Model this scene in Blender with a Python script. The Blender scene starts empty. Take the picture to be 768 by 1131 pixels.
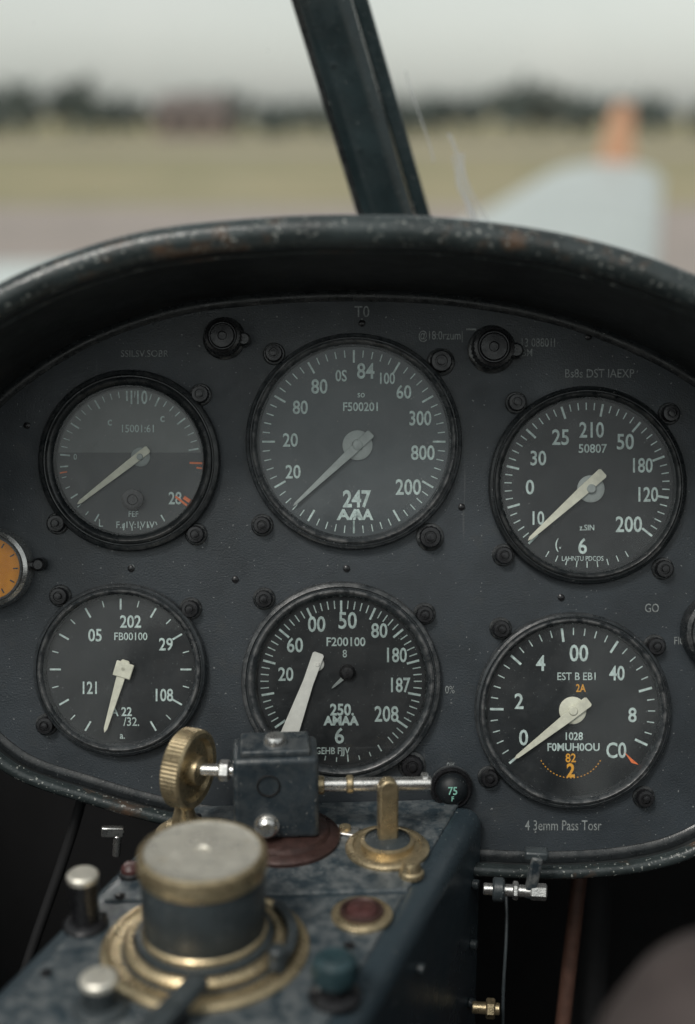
import bpy, bmesh, math, random
from mathutils import Matrix, Vector
random.seed(7)
scn=bpy.context.scene
COL=scn.collection
# ------------------------------------------------------------ frames
TH=math.radians(16.34); cs,sn=math.cos(TH),math.sin(TH)
EYE=Vector((0,0,2.3))
ROT=Matrix(((1,0,0),(0,sn,-cs),(0,cs,sn))).to_4x4()
PANEL=Matrix.Translation(EYE+0.6*Vector((0,cs,-sn)))@ROT     # x right, y up the panel, z out of the panel
DECKZ=-0.29
U=0.0004
def P(px,py,z=0.0): return Vector(((px-384)*U,(565.5-py)*U,z))  # panel drawing grid, 0.4 mm pitch
def PM(px,py,z=0.0): return PANEL@Matrix.Translation(P(px,py,z))
def DM(x,y,z=0.0,yaw=0): return Matrix.Translation(EYE+Vector((x,y,DECKZ+z)))@Matrix.Rotation(math.radians(yaw),4,'Z')
# ------------------------------------------------------------ materials
def N(nt,t,**k):
    n=nt.nodes.new(t)
    for a,b in k.items(): setattr(n,a,b)
    return n
def ramp(nt,src,p0,p1):
    m=N(nt,'ShaderNodeMapRange'); m.inputs['From Min'].default_value=p0; m.inputs['From Max'].default_value=p1
    nt.links.new(src,m.inputs['Value']); return m.outputs['Result']
def mixc(nt,f,a,b):
    m=N(nt,'ShaderNodeMix',data_type='RGBA')
    if isinstance(f,(int,float)): m.inputs[0].default_value=f
    else: nt.links.new(f,m.inputs[0])
    for s,i in ((a,6),(b,7)):
        if isinstance(s,(tuple,list)): m.inputs[i].default_value=(*s[:3],1)
        else: nt.links.new(s,m.inputs[i])
    return m.outputs[2]
def noise(nt,co,scale,detail=4,rough=.6,sc=None,rot=0):
    n=N(nt,'ShaderNodeTexNoise'); n.inputs['Scale'].default_value=scale; n.inputs['Detail'].default_value=detail; n.inputs['Roughness'].default_value=rough
    if sc:
        mp=N(nt,'ShaderNodeMapping'); mp.inputs['Scale'].default_value=sc; mp.inputs['Rotation'].default_value=(0,0,rot); nt.links.new(co,mp.inputs['Vector']); nt.links.new(mp.outputs[0],n.inputs['Vector'])
    else: nt.links.new(co,n.inputs['Vector'])
    return n.outputs['Fac']
def pmat(name,col,rough=.5,metal=0,var=.2,ns=120,bump=.15,bs=900,speck=None,speckcol=(.35,.36,.35),wear=None,wearcol=(.3,.27,.22),patch=None,patchcol=(.1,.05,.03),sc=None,spec=.5,rvar=.15,scratch=None,scratchcol=(.12,.125,.13)):
    m=bpy.data.materials.new(name); m.use_nodes=True; nt=m.node_tree; b=nt.nodes['Principled BSDF']
    co=N(nt,'ShaderNodeTexCoord').outputs['Object']
    n1=noise(nt,co,ns,5,.65,sc)
    c=mixc(nt,ramp(nt,n1,.3,.7),tuple(x*(1-var) for x in col),tuple(min(1,x*(1+var)) for x in col))
    if patch:
        c=mixc(nt,ramp(nt,noise(nt,co,patch[0],6,.7),patch[1],patch[1]+patch[2]),c,patchcol)
    if scratch:
        for rt_,s0 in ((.5,scratch),(-1.1,scratch*1.3)):
            c=mixc(nt,ramp(nt,noise(nt,co,s0,2,.5,(1,.04,1),rt_),.73,.78),c,scratchcol)
    if speck:
        c=mixc(nt,ramp(nt,noise(nt,co,speck[0],2,.5),speck[1],speck[1]+.03),c,speckcol)
    if wear:
        g=N(nt,'ShaderNodeNewGeometry').outputs['Pointiness']
        w=ramp(nt,g,wear[0],wear[1])
        mu=N(nt,'ShaderNodeMath',operation='MULTIPLY'); nt.links.new(w,mu.inputs[0]); nt.links.new(ramp(nt,noise(nt,co,wear[2],4,.7),.4,.62),mu.inputs[1])
        c=mixc(nt,mu.outputs[0],c,wearcol)
    nt.links.new(c,b.inputs['Base Color'])
    r=N(nt,'ShaderNodeMapRange'); r.inputs['To Min'].default_value=max(.03,rough-rvar); r.inputs['To Max'].default_value=min(1,rough+rvar)
    r.inputs['From Min'].default_value=.3; r.inputs['From Max'].default_value=.7
    nt.links.new(noise(nt,co,ns*.6,4,.7),r.inputs['Value']); nt.links.new(r.outputs[0],b.inputs['Roughness'])
    b.inputs['Metallic'].default_value=metal; b.inputs['Specular IOR Level'].default_value=spec
    if bump:
        bp=N(nt,'ShaderNodeBump'); bp.inputs['Strength'].default_value=bump; bp.inputs['Distance'].default_value=.0004
        nt.links.new(noise(nt,co,bs,3,.6),bp.inputs['Height']); nt.links.new(bp.outputs[0],b.inputs['Normal'])
    return m
M={}
M['panel']=pmat('panel_paint',(.030,.037,.044),.40,0,.32,26,.5,1300,speck=(620,.705),speckcol=(.22,.23,.23),patch=(48,.57,.2),patchcol=(.046,.050,.052),rvar=.2,scratch=260,scratchcol=(.075,.08,.085))
M['bezel']=pmat('bezel_black',(.016,.019,.021),.28,0,.3,150,.25,1200,speck=(1100,.71),speckcol=(.2,.2,.2),wear=(.52,.6,200),wearcol=(.12,.12,.12))
M['bezelgrey']=pmat('bezel_grey',(.032,.037,.041),.28,0,.35,100,.3,1200,speck=(1000,.69),speckcol=(.25,.25,.25),wear=(.51,.57,200),wearcol=(.16,.16,.16))
M['screw']=pmat('screw_black',(.018,.018,.020),.28,.2,.3,400,.2,1500)
M['hood']=pmat('coaming_inner',(.024,.027,.028),.5,0,.4,35,.6,800,speck=(700,.70),speckcol=(.15,.15,.15),patch=(30,.58,.15),patchcol=(.042,.041,.038))
M['rim']=pmat('coaming_rim',(.034,.043,.044),.24,0,.4,45,.7,400,speck=(600,.65),speckcol=(.30,.31,.29),patch=(24,.55,.09),patchcol=(.10,.065,.045),rvar=.12)
M['strut']=pmat('frame_paint',(.018,.029,.032),.28,0,.35,40,.25,600,speck=(700,.72))
M['dark']=pmat('interior_black',(.008,.008,.009),.8,0,.3,20,.2,500)
M['ped']=pmat('pedestal_paint',(.038,.055,.067),.30,0,.12,30,.45,1000,speck=(500,.70),speckcol=(.2,.22,.22),wear=(.53,.6,150),wearcol=(.24,.25,.25),patch=(35,.55,.3),patchcol=(.052,.066,.075),scratch=300,scratchcol=(.10,.115,.12))
M['blk']=pmat('block_paint',(.026,.037,.046),.32,0,.2,60,.45,1300,wear=(.53,.6,200),wearcol=(.22,.22,.21),speck=(700,.70),speckcol=(.22,.22,.21))
M['brass']=pmat('aged_brass',(.56,.45,.28),.32,.8,.22,300,.3,1400,patch=(220,.58,.14),patchcol=(.24,.18,.12))
M['nickel']=pmat('worn_nickel',(.84,.80,.70),.36,.6,.16,260,.7,900,sc=(1,9,1),patch=(70,.56,.25),patchcol=(.62,.53,.38),rvar=.2)
M['steel']=pmat('steel',(.66,.65,.63),.26,.9,.2,300,.2,1500)
M['red']=pmat('red_cap',(.085,.034,.032),.42,0,.3,300,.3,1200)
M['redmetal']=pmat('copper_ring',(.070,.038,.033),.34,.3,.35,250,.4,1200)
M['teal']=pmat('teal_knob',(.024,.050,.058),.42,0,.25,200,.2,1200)
M['grey']=pmat('knob_grey',(.045,.055,.060),.34,0,.2,120,.4,1300,speck=(900,.70))
M['rust']=pmat('rusty_rod',(.10,.05,.036),.6,0,.35,100,.3,900)
M['leather']=pmat('leather',(.085,.066,.062),.6,0,.2,60,.4,500)
M['dialblk']=pmat('dial_black',(.009,.012,.0145),.5,0,.3,70,.1,1200,speck=(1300,.71),speckcol=(.16,.17,.17))
M['dialgrey']=pmat('dial_reflect_grey',(.062,.074,.081),.5,0,.25,40,.1,1200,speck=(1300,.71),speckcol=(.25,.25,.25))  # top-centre dial: sky reflection in the glass painted as a greyer base
M['dialmid']=pmat('dial_reflect_mid',(.048,.055,.058),.5,0,.25,50,.1,1200,speck=(1300,.70),speckcol=(.18,.18,.18))  # top-left dial, also lightened in colour for the sky its glass reflects
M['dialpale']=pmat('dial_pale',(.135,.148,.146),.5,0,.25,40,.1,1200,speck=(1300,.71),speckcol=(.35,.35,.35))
M['ink']=pmat('dial_ink',(.52,.63,.61),.6,0,.3,500,0)
M['inkdim']=pmat('panel_ink',(.24,.26,.26),.6,0,.6,900,0)
M['inkamber']=pmat('amber_ink',(.78,.38,.04),.6,0,.2,600,0)
M['inkred']=pmat('orange_ink',(.85,.20,.06),.6,0,.2,600,0)
M['inkgreen']=pmat('green_ink',(.25,.55,.45),.6,0,.2,600,0)
M['needle']=pmat('needle_cream',(.70,.70,.58),.55,0,.15,250,.1,1200)
M['needlegrey']=pmat('needle_grey',(.34,.38,.37),.5,0,.15,250,.1,1200)
M['needlewhite']=pmat('needle_white',(.90,.90,.85),.55,0,.08,250,.1,1200)
M['orange']=pmat('orange_dial',(1.0,.38,.01),.5,0,.12,200,.1,1200,spec=.2)
M['whitepaint']=pmat('aeroplane_white',(.54,.585,.57),.5,0,.10,1.5,0)
M['finorange']=pmat('fin_orange',(.66,.36,.22),.5,0,.1,3,0)
M['rubber']=pmat('tyre_rubber',(.02,.02,.02),.8,0,.2,10,0)
def glass(name,haze=0.0,ior=1.4):
    m=bpy.data.materials.new(name); m.use_nodes=True; nt=m.node_tree; nt.nodes.clear()
    o=N(nt,'ShaderNodeOutputMaterial'); t=N(nt,'ShaderNodeBsdfTransparent'); g=N(nt,'ShaderNodeBsdfGlossy'); g.inputs['Roughness'].default_value=.05
    f=N(nt,'ShaderNodeFresnel'); f.inputs['IOR'].default_value=ior; x=N(nt,'ShaderNodeMixShader')
    nt.links.new(f.outputs[0],x.inputs[0]); nt.links.new(t.outputs[0],x.inputs[1]); nt.links.new(g.outputs[0],x.inputs[2])
    out=x.outputs[0]
    if haze:
        d=N(nt,'ShaderNodeBsdfDiffuse'); d.inputs[0].default_value=(.7,.7,.7,1)
        co=N(nt,'ShaderNodeTexCoord').outputs['Object']; y=N(nt,'ShaderNodeMixShader')
        r=ramp(nt,noise(nt,co,60,6,.75),.4,.9); mu=N(nt,'ShaderNodeMath',operation='MULTIPLY'); mu.inputs[1].default_value=haze
        nt.links.new(r,mu.inputs[0]); nt.links.new(mu.outputs[0],y.inputs[0]); nt.links.new(out,y.inputs[1]); nt.links.new(d.outputs[0],y.inputs[2]); out=y.outputs[0]
    nt.links.new(out,o.inputs[0]); return m
M['glass']=glass('dial_glass',.05,1.42); M['wglass']=glass('windshield_glass',.02)
def faint(name,col,a):
    m=bpy.data.materials.new(name); m.use_nodes=True; nt=m.node_tree; nt.nodes.clear()
    o=N(nt,'ShaderNodeOutputMaterial'); t=N(nt,'ShaderNodeBsdfTransparent'); d=N(nt,'ShaderNodeBsdfTranslucent'); d.inputs[0].default_value=(*col,1)
    x=N(nt,'ShaderNodeMixShader'); x.inputs[0].default_value=a
    nt.links.new(t.outputs[0],x.inputs[1]); nt.links.new(d.outputs[0],x.inputs[2]); nt.links.new(x.outputs[0],o.inputs[0]); return m
M['smear']=faint('smear',(.95,.95,.95),.26)
# ------------------------------------------------------------ mesh helpers
def empty(name,mw):
    e=bpy.data.objects.new(name,None); e.empty_display_size=.01; COL.objects.link(e); e.matrix_world=mw; return e
def obj(name,verts,faces,mat,parent=None,mat_local=None,smooth=35,bevel=0,seg=3):
    me=bpy.data.meshes.new(name); me.from_pydata([tuple(v) for v in verts],[],faces)
    bm=bmesh.new(); bm.from_mesh(me); bmesh.ops.recalc_face_normals(bm,faces=bm.faces); bm.to_mesh(me); bm.free()
    me.materials.append(M[mat] if isinstance(mat,str) else mat)
    if smooth:
        for p in me.polygons: p.use_smooth=True
        me.set_sharp_from_angle(angle=math.radians(smooth))
    o=bpy.data.objects.new(name,me); COL.objects.link(o)
    if parent: o.parent=parent
    o.matrix_local=mat_local if mat_local is not None else Matrix()
    if bevel:
        b=o.modifiers.new('bevel','BEVEL'); b.width=bevel; b.segments=seg; b.limit_method='ANGLE'; b.harden_normals=False
    return o
def lathe(name,prof,mat,parent=None,ml=None,seg=64,knurl=0,kmin=0,smooth=35):
    vs=[];fs=[];n=len(prof)
    for i in range(seg):
        a=2*math.pi*i/seg
        for r,z in prof:
            rr=r*(1-knurl*(i%2)) if (knurl and r>kmin) else r
            vs.append((rr*math.cos(a),rr*math.sin(a),z))
    for i in range(seg):
        j=(i+1)%seg
        for k in range(n-1): fs.append((i*n+k,j*n+k,j*n+k+1,i*n+k+1))
    if prof[-1][0]>1e-6: fs.append([i*n+n-1 for i in range(seg)])
    o=obj(name,vs,fs,mat,parent,ml,smooth)
    bm=bmesh.new(); bm.from_mesh(o.data); bmesh.ops.remove_doubles(bm,verts=bm.verts,dist=1e-7); bmesh.ops.recalc_face_normals(bm,faces=bm.faces); bm.to_mesh(o.data); bm.free()
    return o
def ringonly(name,prof,mat,parent=None,ml=None,seg=96):
    vs=[];fs=[];n=len(prof)
    for i in range(seg):
        a=2*math.pi*i/seg
        for r,z in prof: vs.append((r*math.cos(a),r*math.sin(a),z))
    for i in range(seg):
        j=(i+1)%seg
        for k in range(n-1): fs.append((i*n+k,j*n+k,j*n+k+1,i*n+k+1))
    return obj(name,vs,fs,mat,parent,ml,30)
def disc(name,r,z,mat,parent,ml=None,seg=96):
    return obj(name,[(r*math.cos(2*math.pi*i/seg),r*math.sin(2*math.pi*i/seg),z) for i in range(seg)],[list(range(seg))],mat,parent,ml,0)
def box(name,size,c,mat,parent=None,rot=(0,0,0),bevel=.0005,seg=2,base=None):
    x,y,z=[s/2 for s in size]
    v=[(a*x,b*y,d*z) for a in(-1,1) for b in(-1,1) for d in(-1,1)]
    f=[(0,1,3,2),(4,6,7,5),(0,4,5,1),(2,3,7,6),(0,2,6,4),(1,5,7,3)]
    ml=Matrix.Translation(c)@Matrix.Rotation(rot[2],4,'Z')@Matrix.Rotation(rot[1],4,'Y')@Matrix.Rotation(rot[0],4,'X')
    if base is not None: ml=base@ml
    return obj(name,v,f,mat,parent,ml,35,bevel,seg)
def prism(name,poly,z0,z1,mat,parent=None,ml=None,bevel=0,seg=3):
    n=len(poly); v=[(x,y,z0) for x,y in poly]+[(x,y,z1) for x,y in poly]
    f=[list(range(n))[::-1],list(range(n,2*n))]+[(i,(i+1)%n,n+(i+1)%n,n+i) for i in range(n)]
    return obj(name,v,f,mat,parent,ml,35,bevel,seg)
def rod(name,a,b,r,mat,parent=None,seg=20,prof=None,base=None):
    a=Vector(a);b=Vector(b);d=b-a;L=d.length
    q=d.to_track_quat('Z','Y').to_matrix().to_4x4()
    ml=Matrix.Translation(a)@q
    if base is not None: ml=base@ml
    pr=prof or [(0,0),(r*.85,0),(r,r*.15),(r,L-r*.15),(r*.85,L),(0,L)]
    return lathe(name,pr,mat,parent,ml,seg)
# ------------------------------------------------------------ lettering (meshed at the end)
TXT=[]
def text(s,x,y,h,parent,mat='ink',sx=.8,z=.0014,rot=0,off=.016):
    cu=bpy.data.curves.new('t','FONT'); cu.body=s; cu.size=1; cu.align_x='CENTER'; cu.align_y='CENTER'; cu.offset=off; cu.resolution_u=3
    o=bpy.data.objects.new('t',cu); COL.objects.link(o)
    S=h/.70*(1.12 if h>9*U else 1.05)
    TXT.append((o,parent,mat,Matrix.Translation((x,y,z))@Matrix.Rotation(rot,4,'Z')@Matrix.Diagonal((S*sx*1.10,S,1,1))))
def flush_text():
    bpy.context.view_layer.update(); dg=bpy.context.evaluated_depsgraph_get()
    groups={}
    for o,p,m,mx in TXT:
        me=bpy.data.meshes.new_from_object(o.evaluated_get(dg)); me.transform(mx)
        groups.setdefault((p.name,m),[]).append(me)
    for o,_,_,_ in TXT: bpy.data.objects.remove(o)
    for (pn,m),L in groups.items():
        bm=bmesh.new()
        for me in L: bm.from_mesh(me)
        out=bpy.data.meshes.new('lettering'); bm.to_mesh(out); bm.free(); out.materials.clear(); out.materials.append(M[m])
        for p in out.polygons: p.material_index=0
        ob=bpy.data.objects.new('lettering',out); COL.objects.link(ob); ob.parent=bpy.data.objects[pn]; ob.matrix_local=Matrix()
def quads(name,L,mat,parent,z):
    v=[];f=[]
    for q in L:
        k=len(v); v+=[(x,y,z) for x,y in q]; f.append(list(range(k,k+len(q))))
    return obj(name,v,f,mat,parent,None,0)
def tick(a,r0,r1,w):
    c,s=math.sin(a),math.cos(a); nx,ny=s,-c
    return [(c*r0+nx*w/2,s*r0+ny*w/2),(c*r1+nx*w/2,s*r1+ny*w/2),(c*r1-nx*w/2,s*r1-ny*w/2),(c*r0-nx*w/2,s*r0-ny*w/2)]
# ------------------------------------------------------------ instrument panel
outl=[(-62,600),(-52,520),(-15,452),(40,405),(110,366),(200,337),(300,325),(400,322),(500,327),(600,344),(690,374),(768,415),(835,470),(878,560),(890,680),(875,790),(830,875),(768,922),(700,944),(600,951),(480,944),(380,925),(280,908),(190,893),(100,868),(20,838),(-35,780),(-58,700)]
pts=[]
n=len(outl)
for i in range(n):
    p0,p1,p2,p3=[Vector(outl[(i+k-1)%n]) for k in range(4)]
    for s in range(8):
        t=s/8; q=.5*((2*p1)+(-p0+p2)*t+(2*p0-5*p1+4*p2-p3)*t*t+(-p0+3*p1-3*p2+p3)*t**3)
        v=P(q.x,q.y); pts.append(Vector((v.x,v.y)))
NP=len(pts)
nrm=[]
for i in range(NP):
    d=(pts[(i+1)%NP]-pts[i-1]).normalized(); nrm.append(Vector((-d.y,d.x)))
cen=Vector((.01,-.02))
if (pts[0]-cen).dot(nrm[0])<0: nrm=[-x for x in nrm]
ip=empty('instrument_panel',PANEL)
prism('face_plate',[(p.x,p.y) for p in pts],-.003,0,'panel',ip)
def sweep(name,proffn,mat,parent,smooth=40):
    vs=[];fs=[];k=None
    for i in range(NP):
        pr=proffn(pts[i]); k=len(pr)
        for o,z in pr: q=pts[i]+nrm[i]*o; vs.append((q.x,q.y,z))
    for i in range(NP):
        j=(i+1)%NP
        for a in range(k-1): fs.append((i*k+a,j*k+a,j*k+a+1,i*k+a+1))
    return obj(name,vs,fs,mat,parent,None,smooth)
sweep('edge_bead',lambda p:[(-.0045,-.0005),(-.0043,.0008),(-.003,.0016),(-.001,.0016),(.0005,.0012)],'bezel',ip)
def dep(p):
    t=min(1,max(0,(p.y+.05)/.09)); t=t*t*(3-2*t); return .009+.091*t, .0028+.0032*t
hd=empty('cockpit_coaming',PANEL)
sweep('coaming_lining',lambda p:[(.0004,-.001)]+[(.0004+.0009*math.sin(k/8*3.14),dep(p)[0]*k/8) for k in range(1,8)]+[(.0002,dep(p)[0])],'hood',hd)
def rimp(p):
    d,r=dep(p); return [(r+r*math.cos(a),d+r*math.sin(a)) for a in [math.pi+.5-k*(math.pi+1.6)/12 for k in range(13)]]
sweep('rolled_rim',rimp,'rim',hd,60)
def pipe(p):
    d,r=dep(p); z0=d*.90; q=.0009
    return [(.0006-q*math.sin(t),z0-q*math.cos(t)) for t in [math.pi*k/6 for k in range(7)]]
sweep('inner_piping',pipe,'rim',hd,60)
sweep('outer_skin',lambda p:[(2*dep(p)[1]-.001,dep(p)[0]-.002),(2*dep(p)[1]-.0012,0),(.004,-.25),(.002,-.6),(-.02,-.9)],'strut',hd)
# ---- screws and ears
def screw(px,py,parent=None,r=.0040):
    e=parent; base=Matrix.Translation(P(px,py))
    lathe('mount_ear',[(r*1.25,0),(r*1.22,.0008),(r*1.1,.0012),(0,.0012)],'bezel',e,base,28)
    lathe('thumb_screw',[(r*1.0,.001),(r,.0040),(r*.85,.0050),(r*.55,.0051),(r*.5,.0044),(r*.38,.0044),(r*.34,.0060),(0,.0062)],'screw',e,base@Matrix.Rotation(random.random()*3,4,'Z'),28,.07,r*.9)
for s in [(222,436),(303,391),(487,400),(570,445),(739,457),(64,578),(217,590),(290,580),(475,593),(556,613),(732,628),(67,658),(211,672),(292,661),(469,678),(553,694),(723,713),(52,800),(455,845),(540,858),(711,880)]:
    screw(*s,parent=ip,r=.0050 if s in((487,400),(475,593),(455,845)) else .0040)
# ---- gauges
def needle(e,tip,tail,piv,wt,wb,mat,z=.0030,c=None):
    tip,tail,piv=[Vector(((a-c[0])*U,(c[1]-b)*U)) for a,b in (tip,tail,piv)]
    d=(tip-tail); L=d.length; d.normalize(); nn=Vector((-d.y,d.x)); wt*=U;wb*=U
    po=[tail-nn*wb*.5, tail-nn*wb*.36+d*-.0007, tail+nn*wb*.36-d*.0007, tail+nn*wb*.5, tail+d*L*.28+nn*wb*.46, tip-d*max(wt,.002)*.9+nn*wt*.5, tip, tip-d*max(wt,.002)*.9-nn*wt*.5, tail+d*L*.28-nn*wb*.46]
    prism('needle',[(p.x,p.y) for p in po],z,z+.0006,mat,e,None,.0001,1)
    return piv
def gauge(cx,cy,Ro,Rd,dial,bez,ticks,labels,nd,hub=(9,'needle'),tickmat='ink',rings=0):
    e=empty('cockpit_gauge',PM(cx,cy)); ro,rd=Ro*U,Rd*U; w=ro-rd
    ringonly('bezel',[(ro,-.0005),(ro,.0032),(ro-.0006,.0046),(ro-.0016,.0052),(ro-w*.30,.0054),(ro-w*.36,.0045),(ro-w*.42,.0045),(ro-w*.48,.0056),(ro-w*.62,.0062),(ro-w*.74,.0058),(rd+w*.12,.0044),(rd+w*.02,.0034),(rd-.0002,.0010)],bez,e)
    disc('dial',rd,.0012,dial,e)
    T=[]
    for (a0,a1,nn,every,l1,l2,w1,w2) in ticks:
        for k in range(nn+1):
            a=math.radians(a0+(a1-a0)*k/nn); big=(k%every==0)
            T.append(tick(a,rd-(l2 if big else l1)*U-4*U,rd-4*U,(w2 if big else w1)*U))
    if T: quads('scale_marks',T,tickmat,e,.00135)
    for L in labels:
        s,x,y,h=L[:4]; kw=L[4] if len(L)>4 else {}
        text(s,(x-cx)*U,(cy-y)*U,h*U,e,**kw)
    for (tip,tail,piv,wt,wb,m) in nd:
        p=needle(e,tip,tail,piv,wt,wb,m,c=(cx,cy))
        if hub: 
            r=hub[0]*U
            lathe('hub',[(r*1.5,.0013),(r*1.5,.0020),(r*1.3,.0024),(r*.6,.0026),(r*.5,.0038),(r*.4,.0041),(0,.0041)],hub[1],e,Matrix.Translation((p.x,p.y,0)),32)
    disc('cover_glass',rd+.0006,.0047,'glass',e)
    return e
D=dict
sm=D(sx=.8,off=.005)
g1=gauge(144,509,100,81,'dialmid','bezel',[(-85,80,24,4,7,11,1,1.8),(-150,-95,6,3,5,9,1,1.6),(150,185,5,5,4,8,1,1.5)],
 [("110",153,440,13,D(sx=.62)),("c",122,466,9),("c",180,462,9),("15001:61",153,474,8,sm),("28",194,551,12,D(sx=.7)),("FEF",148,568,6,sm),("F.r1V:1V1V",150,580,7,sm),("0",84,505,6,sm),("L",112,578,8,sm)],
 [((87,557),(164,497),(156,505),4,9,'needle')],(7,'needlegrey'))
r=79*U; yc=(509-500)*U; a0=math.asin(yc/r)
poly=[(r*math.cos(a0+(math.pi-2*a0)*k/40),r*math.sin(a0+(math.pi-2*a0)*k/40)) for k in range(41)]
o=quads('painted_reflection',[poly],'dialpale',g1,.00128)  # sky reflection on the glass, painted as a pale upper half of the dial
quads('range_marks',[tick(math.radians(92),66*U,80*U,2.2*U),tick(math.radians(96),74*U,80*U,2*U),tick(math.radians(128),64*U,80*U,2.4*U),tick(math.radians(124),72*U,80*U,4*U),tick(math.radians(-100),70*U,78*U,1.5*U)],'inkred',g1,.0015)
lathe('setting_knob',[(12*U,.0012),(12*U,.0042),(9*U,.0044),(6*U,.0044),(5*U,.0038),(0,.0038)],'screw',g1,Matrix.Translation(((148-144)*U,(509-552)*U,0)),32,.06,10*U)
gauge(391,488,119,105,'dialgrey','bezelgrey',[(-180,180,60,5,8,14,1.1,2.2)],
 [("80",353,428,14,D(sx=.75)),("0S",377,416,11,D(sx=.7)),("84",404,411,15,D(sx=.75)),("100",427,419,11,D(sx=.65)),("60",446,434,13,D(sx=.75)),("300",464,463,14,D(sx=.68)),("800",467,501,14,D(sx=.72)),("200",451,539,15,D(sx=.72)),("20",324,522,13,D(sx=.75)),("20",321,487,13,D(sx=.75)),("80",332,451,13,D(sx=.75)),("so",399,436,7,sm),("F500201",399,450,9,D(sx=.8)),("247",394,552,16,D(sx=.72,off=.03)),("AA",386,569,10,D(sx=1.1,off=.04)),("AA",401,569,10,D(sx=.9,off=.04))],
 [((324,559),(409,480),(395,492),3,10,'needlegrey')],(11,'needlegrey'))
gauge(648,536,109,95,'dialblk','bezel',[(-135,128,45,5,8,14,1.2,2.4),(150,210,8,20,7,7,1,1)],
 [("25",619,484,15,D(sx=.75)),("210",653,476,15,D(sx=.7)),("50",690,489,15,D(sx=.75)),("180",708,515,14,D(sx=.68)),("120",714,547,14,D(sx=.68)),("200",694,580,15,D(sx=.75)),("30",594,507,14,D(sx=.75)),("0",585,539,14),("10",593,573,13,D(sx=.7)),("50807",654,496,9,D(sx=.85)),("6",643,604,15),("(.",616,601,10,sm),("z.SIN",648,583,6,sm),("LAHNTU PDCOS",643,617,5,D(sx=.75,off=.0))],
 [((582,597),(664,523),(652,540),4,12,'needle')],(10,'needlegrey'))
gauge(134,739,95,82,'dialblk','bezelgrey',[(-150,150,20,2,7,12,1.1,2)],
 [("202",145,687,12,D(sx=.75)),("05",106,702,12,D(sx=.75)),("29",184,712,12,D(sx=.75)),("121",100,760,12,D(sx=.65)),("108",181,768,12,D(sx=.7)),("FB00100",145,703,8,sm),("A 22",135,786,9,D(sx=.8,off=.02)),("/32.",146,797,9,sm),("a.",136,812,7,sm)],
 [((117,808),(140,730),(138,738),4,10,'needle')],(5,'needle'))
box('needle_boss',(20*U,17*U,.001),((138-134)*U,0,.0036),'needle',bpy.data.objects['cockpit_gauge.003'],(0,0,-.3),.0004)
gauge(377,752,110,93,'dialblk','bezelgrey',[(-150,140,58,5,9,14,1.2,2.4),(150,200,6,3,5,8,1,1.5)],
 [("60",326,713,14,D(sx=.75)),("00",350,690,15,D(sx=.75)),("50",384,686,16,D(sx=.75)),("80",419,697,14,D(sx=.75)),("180",437,724,14,D(sx=.68)),("187",441,757,14,D(sx=.65)),("208",427,789,15,D(sx=.68)),("20",316,745,13,D(sx=.75)),("F200100",382,709,9,D(sx=.85)),("8",381,722,8,sm),("250.",378,784,11,D(sx=.8,off=.03)),("AMAA",377,796,9,D(sx=.9,off=.05)),("6",375,813,15,D(sx=.85)),("(GEHB FJJV",366,829,7,D(sx=.75,off=.01))],
 [((312,832),(352,722),(351,733),20,13,'needlewhite')],(5,'needlewhite'))
g5=bpy.data.objects['cockpit_gauge.004']
needle(g5,(366,760),(386,742),(386,742),2.5,5,'needlegrey',.0022,(377,752))
lathe('hub_cap',[(9*U,.0012),(9*U,.0030),(6*U,.0042),(0,.0044)],'screw',g5,Matrix.Translation(((384-377)*U,(752-742)*U,0)),28)
g6=gauge(632,784,108,95,'dialblk','bezelgrey',[(-130,115,30,5,8,15,1.2,2.6)],
 [("4",597,733,15),("00",639,722,16,D(sx=.75)),("40",681,744,14,D(sx=.7)),("8",698,790,14),("C0",680,829,15,D(sx=.72)),("2",573,775,15),("0",578,815,15),("EST B EB1",637,747,8,sm),("1028",633,813,8,D(sx=.8)),("F0MUH0OU",633,825,8,D(sx=.85,off=.02)),("2A",641,760,8,D(mat='inkamber',sx=.7)),("82",630,837,9,D(mat='inkamber',sx=.8)),("2",630,851,13,D(mat='inkamber',off=.03))],
 [((567,837),(648,774),(632,784),4,12,'needle')],(10,'needle'))
quads('range_marks',[[(65*U,-58*U),(57*U,-46*U),(73*U,-60*U)]],'inkred',g6,.0015)
arc=quads('amber_arc',[tick(math.radians(a),37*U,38*U,1.6*U) for a in range(120,246,6)],'inkamber',g6,.0014)
arc.matrix_local=Matrix.Translation((-2*U,-37*U,0))
# partial side indicators
for (cx,cy,dm) in ((-6,627,'orange'),(795,697,'dialpale')):
    e=empty('round_indicator',PM(cx,cy)); R=44*U
    lathe('housing',[(R*1.0,0),(R,.006),(R*.95,.009),(R*.86,.010),(R*.78,.009),(R*.76,.007),(0,.007)],'steel' if dm=='orange' else 'bezel',e,None,64)
    ringonly('trim',[(R*.84,.0095),(R*.82,.0108),(R*.78,.0108),(R*.76,.0075)],'bezel',e)
    disc('dial',R*.78,.0075,dm,e)
    quads('marks',[tick(math.radians(a),R*.58,R*.70,.0006) for a in range(0,360,30)],'dialblk',e,.0077)
    disc('cover_glass',R*.78,.0095,'glass',e)
    if dm=='orange': lathe('pointer_hub',[(R*.2,.0076),(R*.2,.009),(0,.009)],'screw',e)
e=empty('toggle_catch',PM(36,623)); box('arm',(.009,.0025,.003),(0,0,.005),'screw',e); lathe('nut',[(.0030,0),(.0030,.006),(.0020,.0072),(0,.0072)],'screw',e,Matrix.Translation((.004,0,0)),12); lathe('nut_2',[(.0016,0),(.0016,.006),(0,.0065)],'steel',e,Matrix.Translation((-.003,0,0)),12)
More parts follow.
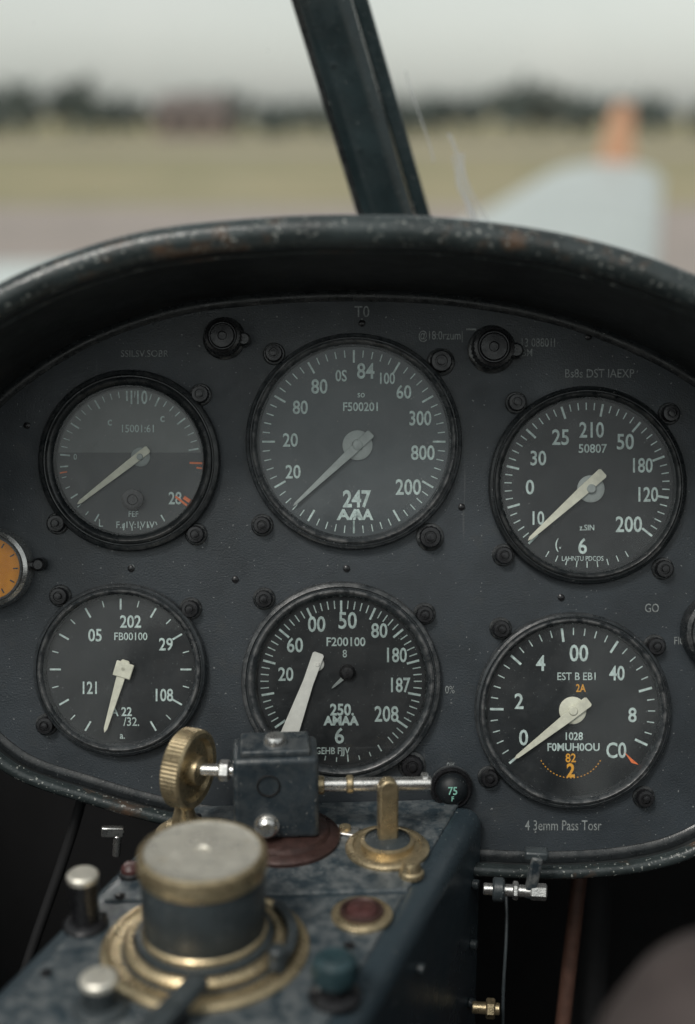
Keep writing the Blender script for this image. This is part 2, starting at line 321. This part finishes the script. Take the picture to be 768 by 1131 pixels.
# panel knobs
for (cx,cy,r) in ((248,374,23),(543,386,26)):
    e=empty('control_knob',PM(cx,cy)); R=r*U
    lathe('skirt',[(R*1.02,0),(R*1.02,.0012),(R*.95,.0018),(R*.8,.002),(0,.002)],'bezel',e)
    lathe('grip',[(R*.90,.002),(R*.92,.008),(R*.85,.0110),(R*.70,.0114),(R*.64,.0102),(R*.60,.0102),(R*.54,.0112),(R*.22,.0114),(R*.18,.0102),(0,.0102)],'screw',e,None,60,.05,R*.75)
    lathe('side_post',[(R*.32,0),(R*.32,.006),(R*.24,.007),(0,.007)],'bezel',e,Matrix.Translation((R*.98,-R*.1,0)),24)
e=empty('annunciator_lamp',PM(498,868)); R=23*U
lathe('collar',[(R,0),(R,.006),(R*.88,.0075),(R*.78,.0065),(0,.0065)],'screw',e,None,48)
lathe('lens',[(R*.76,.0066),(R*.7,.0085),(R*.5,.0102),(R*.25,.0112),(0,.0115)],'dialblk',e,None,32)
text("75",0,0,8*U,e,'inkgreen',.8,.0118); text("F",0,-.0035,5*U,e,'inkgreen',.8,.0112)
ringonly('trim',[(R*1.02,.001),(R*1.05,.003),(R*1.0,.004)],'bezelgrey',e)
# panel lettering & tiny fixings
Z=.0004
for s,x,y,h,kw in [("T0",400,345,11,{}),("SSILSV.SOBR",160,391,7,D(sx=.85)),("@18:0rzum|",487,371,9,D(sx=.66)),("13 08801I",594,379,9,D(sx=.66)),("SBM",580,390,8,D(sx=.72)),("Bs8s DST IAEXP",662,413,9,D(sx=.76)),("GO",720,672,9,D(sx=.7)),("FI08",752,708,8,D(sx=.7)),("4 3emm Pass Tosr",622,912,10,D(sx=.64)),("0%",497,762,8,D(sx=.7)),("0%",498,846,7,D(sx=.7)),("I0",146,627,6,D(sx=.8))]:
    text(s,P(x,y).x,P(x,y).y,h*U,ip,'inkdim',kw.get('sx',.8),Z,off=.004)
quads('underline_marks',[[tuple(P(a,b).xy) for a,b in ((515,363),(526,363),(526,365),(515,365))],[tuple(P(a,b).xy) for a,b in ((399,352),(401,352),(401,358),(399,358))]],'inkdim',ip,Z)
for px,py in ((383,628),(145,628),(400,357),(620,660),(260,640),(510,560),(30,470),(745,560),(170,345),(650,372)):
    lathe('rivet',[(.0016,0),(.0015,.0005),(.0008,.0009),(0,.001)],'screw',ip,Matrix.Translation(P(px,py)),16)
# ------------------------------------------------------------ pedestal
ped=empty('control_pedestal',DM(0,0,0))
a=Vector((.347,.938))
fl=Vector((-.0745,.538)); fr=Vector((.061,.538)); nl=fl-a*.34; nr=Vector((.061,.538))-a*.34
def inset(k,s0,s1):
    rt=Vector((.938,-.347))
    L0=fl-a*s0+rt*k; R0=fr-a*s0-rt*k; L1=fl-a*s1+rt*k; R1=fr-a*s1-rt*k
    return [(L1.x,L1.y),(R1.x,R1.y),(R0.x,R0.y),(L0.x,L0.y)]
prism('body',[tuple(nl),tuple(nr),tuple(fr),tuple(fl)],-.45,0,'ped',ped,None,.009,6)
prism('top_plate_rear',inset(.010,.004,.082),-.001,.0012,'ped',ped,None,.0008,2)
prism('top_plate_front',inset(.010,.085,.33),-.001,.0012,'ped',ped,None,.0008,2)
TOP=.0012
for s in (.012,.05,.078,.092,.13,.17,.21):
    for k in (.015,.109):
        q=fl-a*s+Vector((.938,-.347))*k
        lathe('plate_screw',[(.0022,TOP),(.0020,TOP+.0006),(.0012,TOP+.001),(0,TOP+.001)],'screw',ped,Matrix.Translation((q.x,q.y,0)),16)
rt=Vector((.938,-.347))
for s,zz in ((.02,-.03),(.02,-.06),(.02,-.09),(.10,-.02),(.10,-.06)):
    q=fr-a*s; rod('flank_bolt',(q.x,q.y,zz),(q.x+rt.x*.003,q.y+rt.y*.003,zz),.0022,'grey',ped,12)
# big selector
k=empty('selector_knob',DM(-.0513,.426,TOP))
lathe('base_ring',[(.0375,0),(.0375,.0012),(.0360,.0024),(.0345,.0026),(.0335,.0018)],'brass',k,None,96)
lathe('base_plate',[(.0335,.0016),(.0300,.0018),(.0295,.003),(0,.003)],'grey',k,None,96)
lathe('inner_ring',[(.0290,.003),(.0290,.0045),(.0275,.0058),(.0258,.0058),(.0250,.0045)],'brass',k,None,96)
lathe('collar',[(.0250,.0045),(.0245,.007),(.0232,.0074),(0,.0074)],'grey',k,None,96)
lathe('barrel',[(.0214,.007),(.0214,.009),(.0220,.010),(.0222,.030),(.0219,.0312),(.0210,.0316)],'grey',k,None,96)
lathe('brass_band',[(.0216,.0068),(.0226,.0074),(.0226,.0090),(.0218,.0098)],'brass',k,None,96)
ringonly('cap_rim',[(.0212,.0312),(.0226,.0322),(.0231,.0338),(.0231,.0378),(.0226,.0394),(.0214,.0400),(.0206,.0397)],'brass',k,None,120)
lathe('cap_face',[(.0207,.0396),(.0204,.0394),(.0150,.0395),(.0030,.0397),(.0026,.0391),(0,.0391)],'nickel',k,None,120)
sl=[math.radians(-38+i*6.5) for i in range(13)]
outer=[(.0335*math.cos(t),.0335*math.sin(t)) for t in sl]+[(.0300*math.cos(t),.0300*math.sin(t)) for t in reversed(sl)]
prism('slide_bar',outer,.003,.0068,'grey',k,None,.0008,2)
lathe('slide_pin',[(.0032,.003),(.0032,.0105),(.0024,.0115),(0,.0115)],'grey',k,Matrix.Translation((.0315*math.cos(-.55),.0315*math.sin(-.55),0)),20)
def stub(name,x,y,r,h,mcap,mbar,fl=1.5):
    e=empty(name,DM(x,y,TOP))
    lathe('foot',[(r*fl,0),(r*fl,.001),(r*fl*.85,.0022),(r*.9,.0026),(0,.0026)],mbar,e,None,32)
    lathe('stem',[(r*.92,.002),(r*.92,h*.55),(r*1.0,h*.62),(r*1.0,h-.003)],mbar,e,None,32)
    lathe('cap',[(r*1.0,h-.003),(r*1.04,h-.0022),(r*1.04,h-.0008),(r*.9,h),(0,h+.0003)],mcap,e,None,32)
    return e
stub('push_knob',-.0971,.4403,.0056,.022,'nickel','screw')
stub('push_knob',-.083,.391,.0062,.013,'nickel','grey')
e=empty('tuning_knob',DM(-.0043,.3973,TOP)); r=.0082
lathe('foot',[(r*1.1,0),(r*1.1,.0015),(r*.8,.003),(r*.62,.0035),(r*.62,.007)],'screw',e,None,40)
lathe('grip',[(r*.62,.006),(r*.95,.0075),(r,.009),(r,.0125),(r*.9,.0150),(r*.6,.0165),(r*.45,.0160),(0,.0158)],'teal',e,None,40,.04,r*.9)
e=empty('indicator_button',DM(-.0856,.475,TOP)); lathe('bezel',[(.0048,0),(.0048,.0014),(.004,.002),(0,.002)],'screw',e,None,28); lathe('cap',[(.0038,.0018),(.0037,.0035),(.0026,.0048),(0,.0052)],'red',e,None,28)
e=empty('indicator_button',DM(.0054,.4462,TOP))
lathe('flange',[(.0115,0),(.0115,.0012),(.0105,.002),(.0085,.0022),(.008,.0014)],'brass',e,None,48); lathe('ring',[(.0084,.0012),(.0082,.003),(.0070,.0036),(.0062,.0024)],'redmetal',e,None,48)
lathe('cap',[(.0060,.002),(.0056,.0034),(.0040,.0042),(0,.0045)],'red',e,None,32)
# latch block with wheel and cross shaft
b=empty('latch_mechanism',DM(-.0265,.5035,TOP,4))
lathe('copper_base',[(.0235,0),(.0235,.0015),(.0220,.0028),(.0195,.0032),(.0185,.0050),(.0170,.0056),(0,.0056)],'redmetal',b,None,72)
box('block',(.0345,.022,.036),(-.003,0,.0235),'blk',b,bevel=.0022,seg=4)
box('cap_plate',(.028,.018,.003),(-.003,0,.0428),'blk',b,bevel=.001,seg=3)
lathe('top_screw',[(.0046,.043),(.0046,.0452),(.0036,.0468),(0,.0474)],'steel',b,Matrix.Translation((-.003,-.002,.001)),24)
rod('bore_bush',(-.006,-.0105,.030),(-.006,-.0116,.030),.0048,'dark',b,32,[(.0044,0),(.0048,.0004),(.0048,.001),(.0044,.0012),(.0040,.0004),(0,.0002)])
rod('front_bolt',(-.007,-.010,.0125),(-.007,-.0155,.0125),.0048,'steel',b,24,[(.0052,0),(.0052,.0018),(.0042,.002),(.0042,.0045),(.003,.0056),(0,.0058)])
rod('cross_shaft',(.012,0,.024),(.061,-.002,.024),.0028,'steel',b,24)
for x0 in (.014,.026,.057): rod('shaft_collar',(x0,-.0003,.024),(x0+.003,-.0004,.024),.0038,'brass' if x0<.05 else 'steel',b,24)
rod('wheel_axle',(-.038,.004,.031),(-.018,.001,.031),.0026,'steel',b,24)
rod('axle_nut',(-.026,.002,.031),(-.0215,.0013,.031),.0044,'steel',b,6)
ax=Matrix.Translation((-.0385,.0045,.031))@Matrix.Rotation(math.radians(-28),4,'Z')@Matrix.Rotation(math.radians(-90),4,'Y')
W=.0165
lathe('wheel_rim',[(W*.80,-.0040),(W*.93,-.0044),(W,-.0036),(W,.0036),(W*.93,.0044),(W*.80,.0040),(W*.76,.002),(W*.5,.0014),(W*.42,.003),(W*.25,.0036),(0,.0036)],'brass',b,ax,120,.02,W*.97)
lathe('wheel_back',[(W*.80,-.0040),(W*.74,-.002),(W*.4,-.0015),(W*.36,-.006),(0,-.006)],'brass',b,ax,48)
lathe('wheel_foot',[(.0125,0),(.0125,.0012),(.0110,.0024),(.0085,.0028),(.0080,.005),(.0055,.006),(.004,.012),(.0036,.020),(0,.020)],'brass',b,Matrix.Translation((-.041,.006,0)),48)
# post carrying shaft
e=empty('shaft_post',DM(.0163,.4945,TOP))
lathe('flange',[(.0172,0),(.0172,.0012),(.0160,.0022),(.0142,.0024),(.0135,.0016)],'brass',e,None,72)
lathe('plinth',[(.0135,.0014),(.0105,.0016),(.0100,.004),(.0070,.0052),(.0045,.006),(0,.006)],'grey',e,None,64)
ringonly('plinth_ring',[(.0108,.0016),(.0108,.0042),(.0094,.0048)],'brass',e)
po=[(-.0040,.005),(.0040,.005),(.0040,.028)]+[(.0040*math.cos(t),.028+.0040*math.sin(t)) for t in [math.pi*k/10 for k in range(1,10)]]+[(-.0040,.028)]
prism('post',[(x,y) for x,y in po],-.0026,.0026,'brass',e,Matrix.Rotation(math.radians(12),4,'Z')@Matrix.Rotation(math.radians(90),4,'X'),.0009,3)
e=empty('lock_plate',DM(-.001,.508,TOP,-15)); box('plate',(.012,.007,.0014),(0,0,.0008),'steel',e); lathe('screw',[(.0026,.0014),(.0024,.003),(0,.0032)],'brass',e,None,20)
e=empty('knurled_nut',DM(.0252,.4745,TOP)); lathe('nut',[(.0050,0),(.0050,.002),(.0040,.0026),(.0036,.005),(.003,.0062),(0,.0064)],'brass',e,None,32,.06,.0045)
e=empty('fuel_lever',DM(-.058,.376,TOP,-30)); box('arm',(.008,.036,.005),(0,0,.010),'grey',e,(.08,0,0),.0016); rod('pivot',(0,.006,0),(0,.006,.0125),.003,'screw',e)
# hinge link on the right flank
e=empty('hinge_link',DM(.058,.512,-.028,-6))
rod('pin',(0,0,0),(.022,0,0),.0026,'steel',e); rod('collar',(.004,0,0),(.009,0,0),.0052,'grey',e,24); rod('collar_2',(.0125,0,0),(.015,0,0),.0040,'steel',e,6)
box('link',(.005,.004,.020),(.021,0,.007),'blk',e,(0,.15,0),.001); box('foot',(.010,.006,.004),(.022,.002,.017),'grey',e,bevel=.001)
rod('end_nut',(.020,0,0),(.027,0,0),.0036,'steel',e,6)
e=empty('flank_stud',DM(.054,.505,-.082,-6)); rod('stud',(0,0,0),(.012,0,0),.0026,'brass',e); rod('nut',(.006,0,0),(.010,0,0),.0044,'brass',e,6)
e=empty('cable_clip',DM(-.103,.532,-.012,10)); box('clip',(.010,.003,.005),(0,0,0),'steel',e,(0,.1,0),.0008); rod('tail',(.002,0,-.002),(.001,0,-.012),.0018,'steel',e)
e=empty('control_rod',PANEL); rod('tube',(.112,-.165,-.05),(.098,-.30,-.055),.0038,'rust',e); rod('tube_2',(.125,-.165,-.09),(.118,-.34,-.09),.010,'dark',e)
e=empty('control_cable',PANEL)
def wire(name,ptsl,r,mat,parent):
    cu=bpy.data.curves.new(name,'CURVE'); cu.dimensions='3D'; cu.bevel_depth=r; cu.bevel_resolution=3
    s=cu.splines.new('NURBS'); s.points.add(len(ptsl)-1); s.order_u=4; s.use_endpoint_u=True
    for p,q in zip(s.points,ptsl): p.co=(*q,1)
    cu.materials.append(M[mat]); o=bpy.data.objects.new(name,cu); COL.objects.link(o); o.parent=parent; o.matrix_local=Matrix(); return o
wire('cable',[(.070,-.158,-.01),(.072,-.18,.0),(.066,-.21,.005),(.070,-.25,.0),(.064,-.3,0)],.0008,'grey',e)
wire('cable_2',[(-.12,-.12,-.03),(-.13,-.17,-.02),(-.15,-.2,-.03),(-.16,-.26,-.02)],.0025,'dark',e)
# cockpit tub
tub=empty('cockpit_tub',Matrix.Translation(EYE))
box('floor',(.9,2.0,.02),(0,.1,-.80),'dark',tub,bevel=.002)
box('side_wall',(.02,2.0,.66),(-.40,.1,-.46),'dark',tub,bevel=.002); box('side_wall_2',(.02,2.0,.66),(.40,.1,-.46),'dark',tub,bevel=.002)
box('firewall',(.78,.02,.5),(0,.86,-.60),'dark',tub,bevel=.002)
box('side_sill',(.05,1.1,.03),(-.40,-.1,-.13),'strut',tub,bevel=.01); box('side_sill_2',(.05,1.1,.03),(.40,-.1,-.13),'strut',tub,bevel=.01)
e=empty('unseen_pilot_seat',Matrix.Translation(EYE))
box('back',(.50,.10,.75),(0,-.42,-.40),'leather',e,(-.12,0,0),.03,4); box('sky_block_headrest',(.30,.09,.16),(0,-.46,.05),'dark',e,(-.1,0,0),.03,4); box('cushion',(.48,.40,.10),(0,-.20,-.66),'leather',e,bevel=.03,seg=4)  # unseen back and headrest, added to keep sky reflections off the lower dials
e=empty('leather_armrest',Matrix.Translation(EYE)@Matrix.Translation((.095,.27,-.232))@Matrix.Rotation(math.radians(-12),4,'Z')@Matrix.Rotation(math.radians(90),4,'X'))
lathe('pad',[(0,-.05),(.018,-.048),(.030,-.038),(.037,-.018),(.039,.01),(.038,.10),(.03,.12),(0,.125)],'leather',e,None,48)
# ------------------------------------------------------------ windshield and its frame
ws=empty('windshield',PANEL)
A=Vector((.050,.090,-.097)); B=Vector((-.036,.345,.005))
dirv=(B-A).normalized()
side=Vector((1,0,0)); side=(side-dirv*side.dot(dirv)).normalized(); outn=side.cross(dirv).normalized()
A=Vector((.0290,.155,-.15))-dirv*.07
SB=Matrix((( side.x,dirv.x,outn.x,A.x),(side.y,dirv.y,outn.y,A.y),(side.z,dirv.z,outn.z,A.z),(0,0,0,1)))
L=.42
def bar(name,sec,mat):
    n=len(sec); v=[(x,0,z) for x,z in sec]+[(x,L,z) for x,z in sec]
    f=[(i,(i+1)%n,n+(i+1)%n,n+i) for i in range(n)]+[list(range(n)),list(range(n,2*n))]
    return obj(name,v,f,mat,ws,SB,35,.0012,3)
bar('frame_post',[(-.017,-.008),(.010,-.008),(.010,.006),(.004,.010),(-.011,.010),(-.017,.006)],'strut')
bar('frame_lip',[(.0102,-.008),(.0185,-.008),(.0185,.001),(.0102,.001)],'strut')
bar('frame_seal',[(-.0200,-.006),(-.0172,-.006),(-.0172,.002),(-.0200,.002)],'bezel')
for kx in range(9):
    lathe('post_rivet',[(.0016,.0100),(.0014,.0107),(0,.011)],'strut',ws,SB@Matrix.Translation((-.0085,.03+.045*kx,0)),14)
obj('glass_pane',[SB@Vector(q) for q in ((-.45,-.02,-.004),(.5,-.02,-.004),(.5,.5,-.004),(-.45,.5,-.004))],[(0,1,2,3)],'wglass',ws,None,0)
random.seed(3)
for nm,ptsx,rr in (('smear_1',[(.038,.055),(.045,.066),(.037,.078),(.037,.088),(.043,.098),(.040,.112)],.0012),('smear_2',[(.048,.060),(.046,.07),(.041,.08),(.043,.095)],.0009),('smear_3',[(.028,.10),(.030,.11),(.026,.135),(.027,.15)],.0006),('smear_4',[(.040,.056),(.042,.072),(.038,.086),(.044,.100)],.0018),('smear_5',[(.038,.062),(.041,.075),(.0365,.084),(.039,.100)],.0007)):
    wire(nm,[tuple(SB@Vector((x,y,-.003))) for x,y in ptsx],rr,'smear',ws)
dv_=[];df=[]
for _ in range(70):
    x,y=random.uniform(-.3,.32),random.uniform(.03,.4); s=random.uniform(.0002,.0007); k0=len(dv_)
    for t in range(5): dv_.append(SB@Vector((x+s*math.cos(t*1.257),y+s*math.sin(t*1.257),-.0035)))
    df.append(tuple(range(k0,k0+5)))
obj('dust_specks',dv_,df,'smear',ws,None,0)
# ------------------------------------------------------------ outside
def gmat(name,c1,c2,c3,s,sc):
    m=bpy.data.materials.new(name); m.use_nodes=True; nt=m.node_tree; b=nt.nodes['Principled BSDF']; b.inputs['Roughness'].default_value=.95; b.inputs['Specular IOR Level'].default_value=.1
    co=N(nt,'ShaderNodeTexCoord').outputs['Object']
    c=mixc(nt,ramp(nt,noise(nt,co,s,5,.6,sc),.4,.6),c1,c2); c=mixc(nt,ramp(nt,noise(nt,co,s*7,4,.7),.45,.75),c,c3)
    nt.links.new(c,b.inputs['Base Color']); return m
M['grass']=gmat('grass',(.29,.27,.165),(.42,.36,.235),(.23,.235,.14),.035,(.25,1,1))
M['tarmac']=gmat('tarmac',(.37,.325,.295),(.42,.36,.33),(.31,.275,.25),.1,(.3,1,1))
def sheet(name,x0,x1,y0,y1,z,mat): return obj(name,[(x0,y0,z),(x1,y0,z),(x1,y1,z),(x0,y1,z)],[(0,1,2,3)],mat,None,None,0)
sheet('grass_field',-3000,3000,-3000,3000,0,'grass')
sheet('tarmac_apron',-250,250,-120,36,.004,'tarmac')
sheet('runway',-900,900,88,100,.004,'tarmac')
M['leaf']=gmat('hazed_foliage',(.15,.18,.17),(.19,.21,.19),(.125,.15,.145),.5,(1,1,1))  # distance haze mixed into the leaf colours as pale blue-grey
random.seed(7)
vs=[];fs=[]
def quad(c,s):
    a=Vector((random.gauss(0,1),random.gauss(0,1),random.gauss(0,1))).normalized(); b_=a.orthogonal().normalized(); a=a.cross(b_)
    k=len(vs); vs.extend([c+a*s+b_*s*.6,c-a*s*.5+b_*s,c-a*s-b_*s*.7,c+a*s*.6-b_*s]); fs.append((k,k+1,k+2,k+3))
def tree(x,y,h,w):
    k=len(vs); 
    for z,r in ((0,.25),(h*.6,.12)):
        for i in range(5): vs.append(Vector((x+r*math.cos(i*1.257),y+r*math.sin(i*1.257),z)))
    for i in range(5): fs.append((k+i,k+(i+1)%5,k+5+(i+1)%5,k+5+i))
    cl=[Vector((x+random.gauss(0,w*.3),y+random.gauss(0,w*.3),h*(.3+.5*random.random()))) for _ in range(6)]+[Vector((x,y,h*.82))]
    for _ in range(170):
        c=random.choice(cl); quad(c+Vector((random.gauss(0,w*.17),random.gauss(0,w*.17),random.gauss(0,h*.09))),random.uniform(.25,.6))
def hprof(x):
    px=384+x*10
    h=3.3
    for c,wd,a_ in ((20,45,1.9),(105,32,2.9),(165,20,.2),(230,40,1.2),(560,70,2.4),(700,50,1.2),(-150,80,2),(950,90,2)): h+=a_*math.exp(-((px-c)/wd)**2)
    return h
x=-130
while x<130:
    h=hprof(x)*random.uniform(.85,1.1); tree(x,random.uniform(145,160),h,h*.6); x+=random.uniform(1.6,2.8)
o=obj('distant_trees',vs,fs,'leaf',None,None,0)
M['brick']=gmat('brick',(.23,.18,.165),(.26,.21,.19),(.2,.16,.15),2,(1,1,1)); M['roof']=gmat('roof',(.19,.165,.155),(.21,.18,.17),(.16,.14,.135),2,(1,1,1))
h=empty('brick_house',Matrix.Translation((-15.5,143,0)))
box('walls',(7,6,2.6),(0,0,1.3),'brick',h,bevel=.02)
obj('roof',[(-3.9,-3.4,2.6),(3.9,-3.4,2.6),(3.9,3.4,2.6),(-3.9,3.4,2.6),(-3.2,0,4.2),(3.2,0,4.2)],[(0,1,5,4),(2,3,4,5),(0,4,3),(1,2,5),(0,3,2,1)],'roof',h,None,0)
for i in range(3): box('window',(.9,.1,1.0),(-2.2+2.2*i,-3.03,1.5),'dark',h,bevel=.01)
box('door',(.8,.1,1.9),(-1.1,-3.03,.95),'roof',h,bevel=.01)
# parked aeroplane, wing reaching away to the right
ap=empty('parked_aeroplane',Matrix())
def loft(name,secs,mat,parent):
    v=[];f=[];m=len(secs[0])
    for s in secs: v+=s
    for i in range(len(secs)-1):
        for j in range(m): f.append((i*m+j,i*m+(j+1)%m,(i+1)*m+(j+1)%m,(i+1)*m+j))
    f+= [list(range(m)),list(range(len(v)-m,len(v)))]
    return obj(name,v,f,mat,parent,None,60)
R0=Vector((.64,5.9,1.50)); R1=Vector((3.06,16.2,1.70)); ch=Vector((.974,-.225,0))
secs=[]
for i in range(33):
    s=i/32; hc=.68-.10*s
    if s>.80: hc*=math.sqrt(max(.02,1-((s-.80)/.20)**2))
    c=R0.lerp(R1,s); secs.append([c+ch*hc*math.cos(t)+Vector((0,0,.14*hc*1.6*math.sin(t))) for t in [2*math.pi*k/20 for k in range(20)]])
loft('wing',secs,'whitepaint',ap)
f0=Vector((2.4,4.6,1.0)); f1=Vector((-5.5,7.7,1.25)); sd=Vector((.365,.93,0)); secs=[]
for i in range(17):
    s=i/16; rr=.58*math.sqrt(min(1,(s+.01)*6))*(1-.75*max(0,s-.45)/.55); c=f0.lerp(f1,s)
    secs.append([c+sd*rr*math.cos(t)+Vector((0,0,rr*math.sin(t))) for t in [2*math.pi*k/20 for k in range(20)]])
loft('fuselage',secs,'whitepaint',ap)
fin=[(-.21,0),(.21,0),(.20,.30),(.17,.70),(-.02,.72),(-.15,.3)]
prism('wingtip_fin',fin,-.04,.04,'finorange',ap,Matrix.Translation((2.92,15.3,1.70))@Matrix.Rotation(math.radians(20),4,'Z')@Matrix.Rotation(math.radians(90),4,'X'),.02,2)
for q in ((1.2,6.6),(.3,4.2),(-4.9,7.4)):
    rod('gear_leg',(q[0],q[1],.25),(q[0]-.05,q[1]+.1,1.1),.04,'steel',ap); rod('wheel',(q[0]-.07,q[1],.22),(q[0]+.07,q[1],.22),.22,'rubber',ap,28)
flush_text()
# ------------------------------------------------------------ light
w=bpy.data.worlds.new("World"); scn.world=w; w.use_nodes=True; nt=w.node_tree; bg=nt.nodes['Background']
sky=N(nt,'ShaderNodeTexSky',sky_type='NISHITA'); sky.sun_disc=False; sky.sun_elevation=math.radians(52); sky.sun_rotation=math.radians(-150); sky.air_density=1.3; sky.dust_density=1.4
hs=N(nt,'ShaderNodeHueSaturation'); hs.inputs['Saturation'].default_value=.14; nt.links.new(sky.outputs[0],hs.inputs['Color'])
co=N(nt,'ShaderNodeTexCoord').outputs['Generated']
cl=noise(nt,co,2.2,5,.6,(1,1,3)); c=mixc(nt,ramp(nt,cl,.3,.75),(.95,1.0,.95),(1.06,1.08,1.03))
mu=N(nt,'ShaderNodeMix',data_type='RGBA',blend_type='MULTIPLY'); mu.inputs[0].default_value=1; nt.links.new(hs.outputs[0],mu.inputs[6]); nt.links.new(c,mu.inputs[7])
nt.links.new(mu.outputs[2],bg.inputs['Color']); bg.inputs['Strength'].default_value=.125
sd=bpy.data.lights.new('sun','SUN'); sd.energy=1.4; sd.angle=math.radians(15); sd.color=(1,.96,.9); so=bpy.data.objects.new('sun',sd); COL.objects.link(so)
az=math.radians(-150); el=math.radians(52); dv=Vector((math.sin(az)*math.cos(el),math.cos(az)*math.cos(el),math.sin(el))); so.rotation_euler=dv.to_track_quat('Z','Y').to_euler()
# ------------------------------------------------------------ camera
cd=bpy.data.cameras.new('camera'); cam=bpy.data.objects.new('camera',cd); COL.objects.link(cam); cam.matrix_world=Matrix.Translation(EYE)@ROT
cd.sensor_fit='VERTICAL'; cd.sensor_height=36; cd.sensor_width=24.4; cd.lens=1500/1131*36; cd.clip_start=.01; cd.clip_end=10000
cd.dof.use_dof=True; cd.dof.focus_distance=.592; cd.dof.aperture_fstop=3.5
scn.camera=cam
scn.view_settings.view_transform='Standard'; scn.view_settings.look='None'; scn.view_settings.exposure=0
print('objects',len(bpy.data.objects))
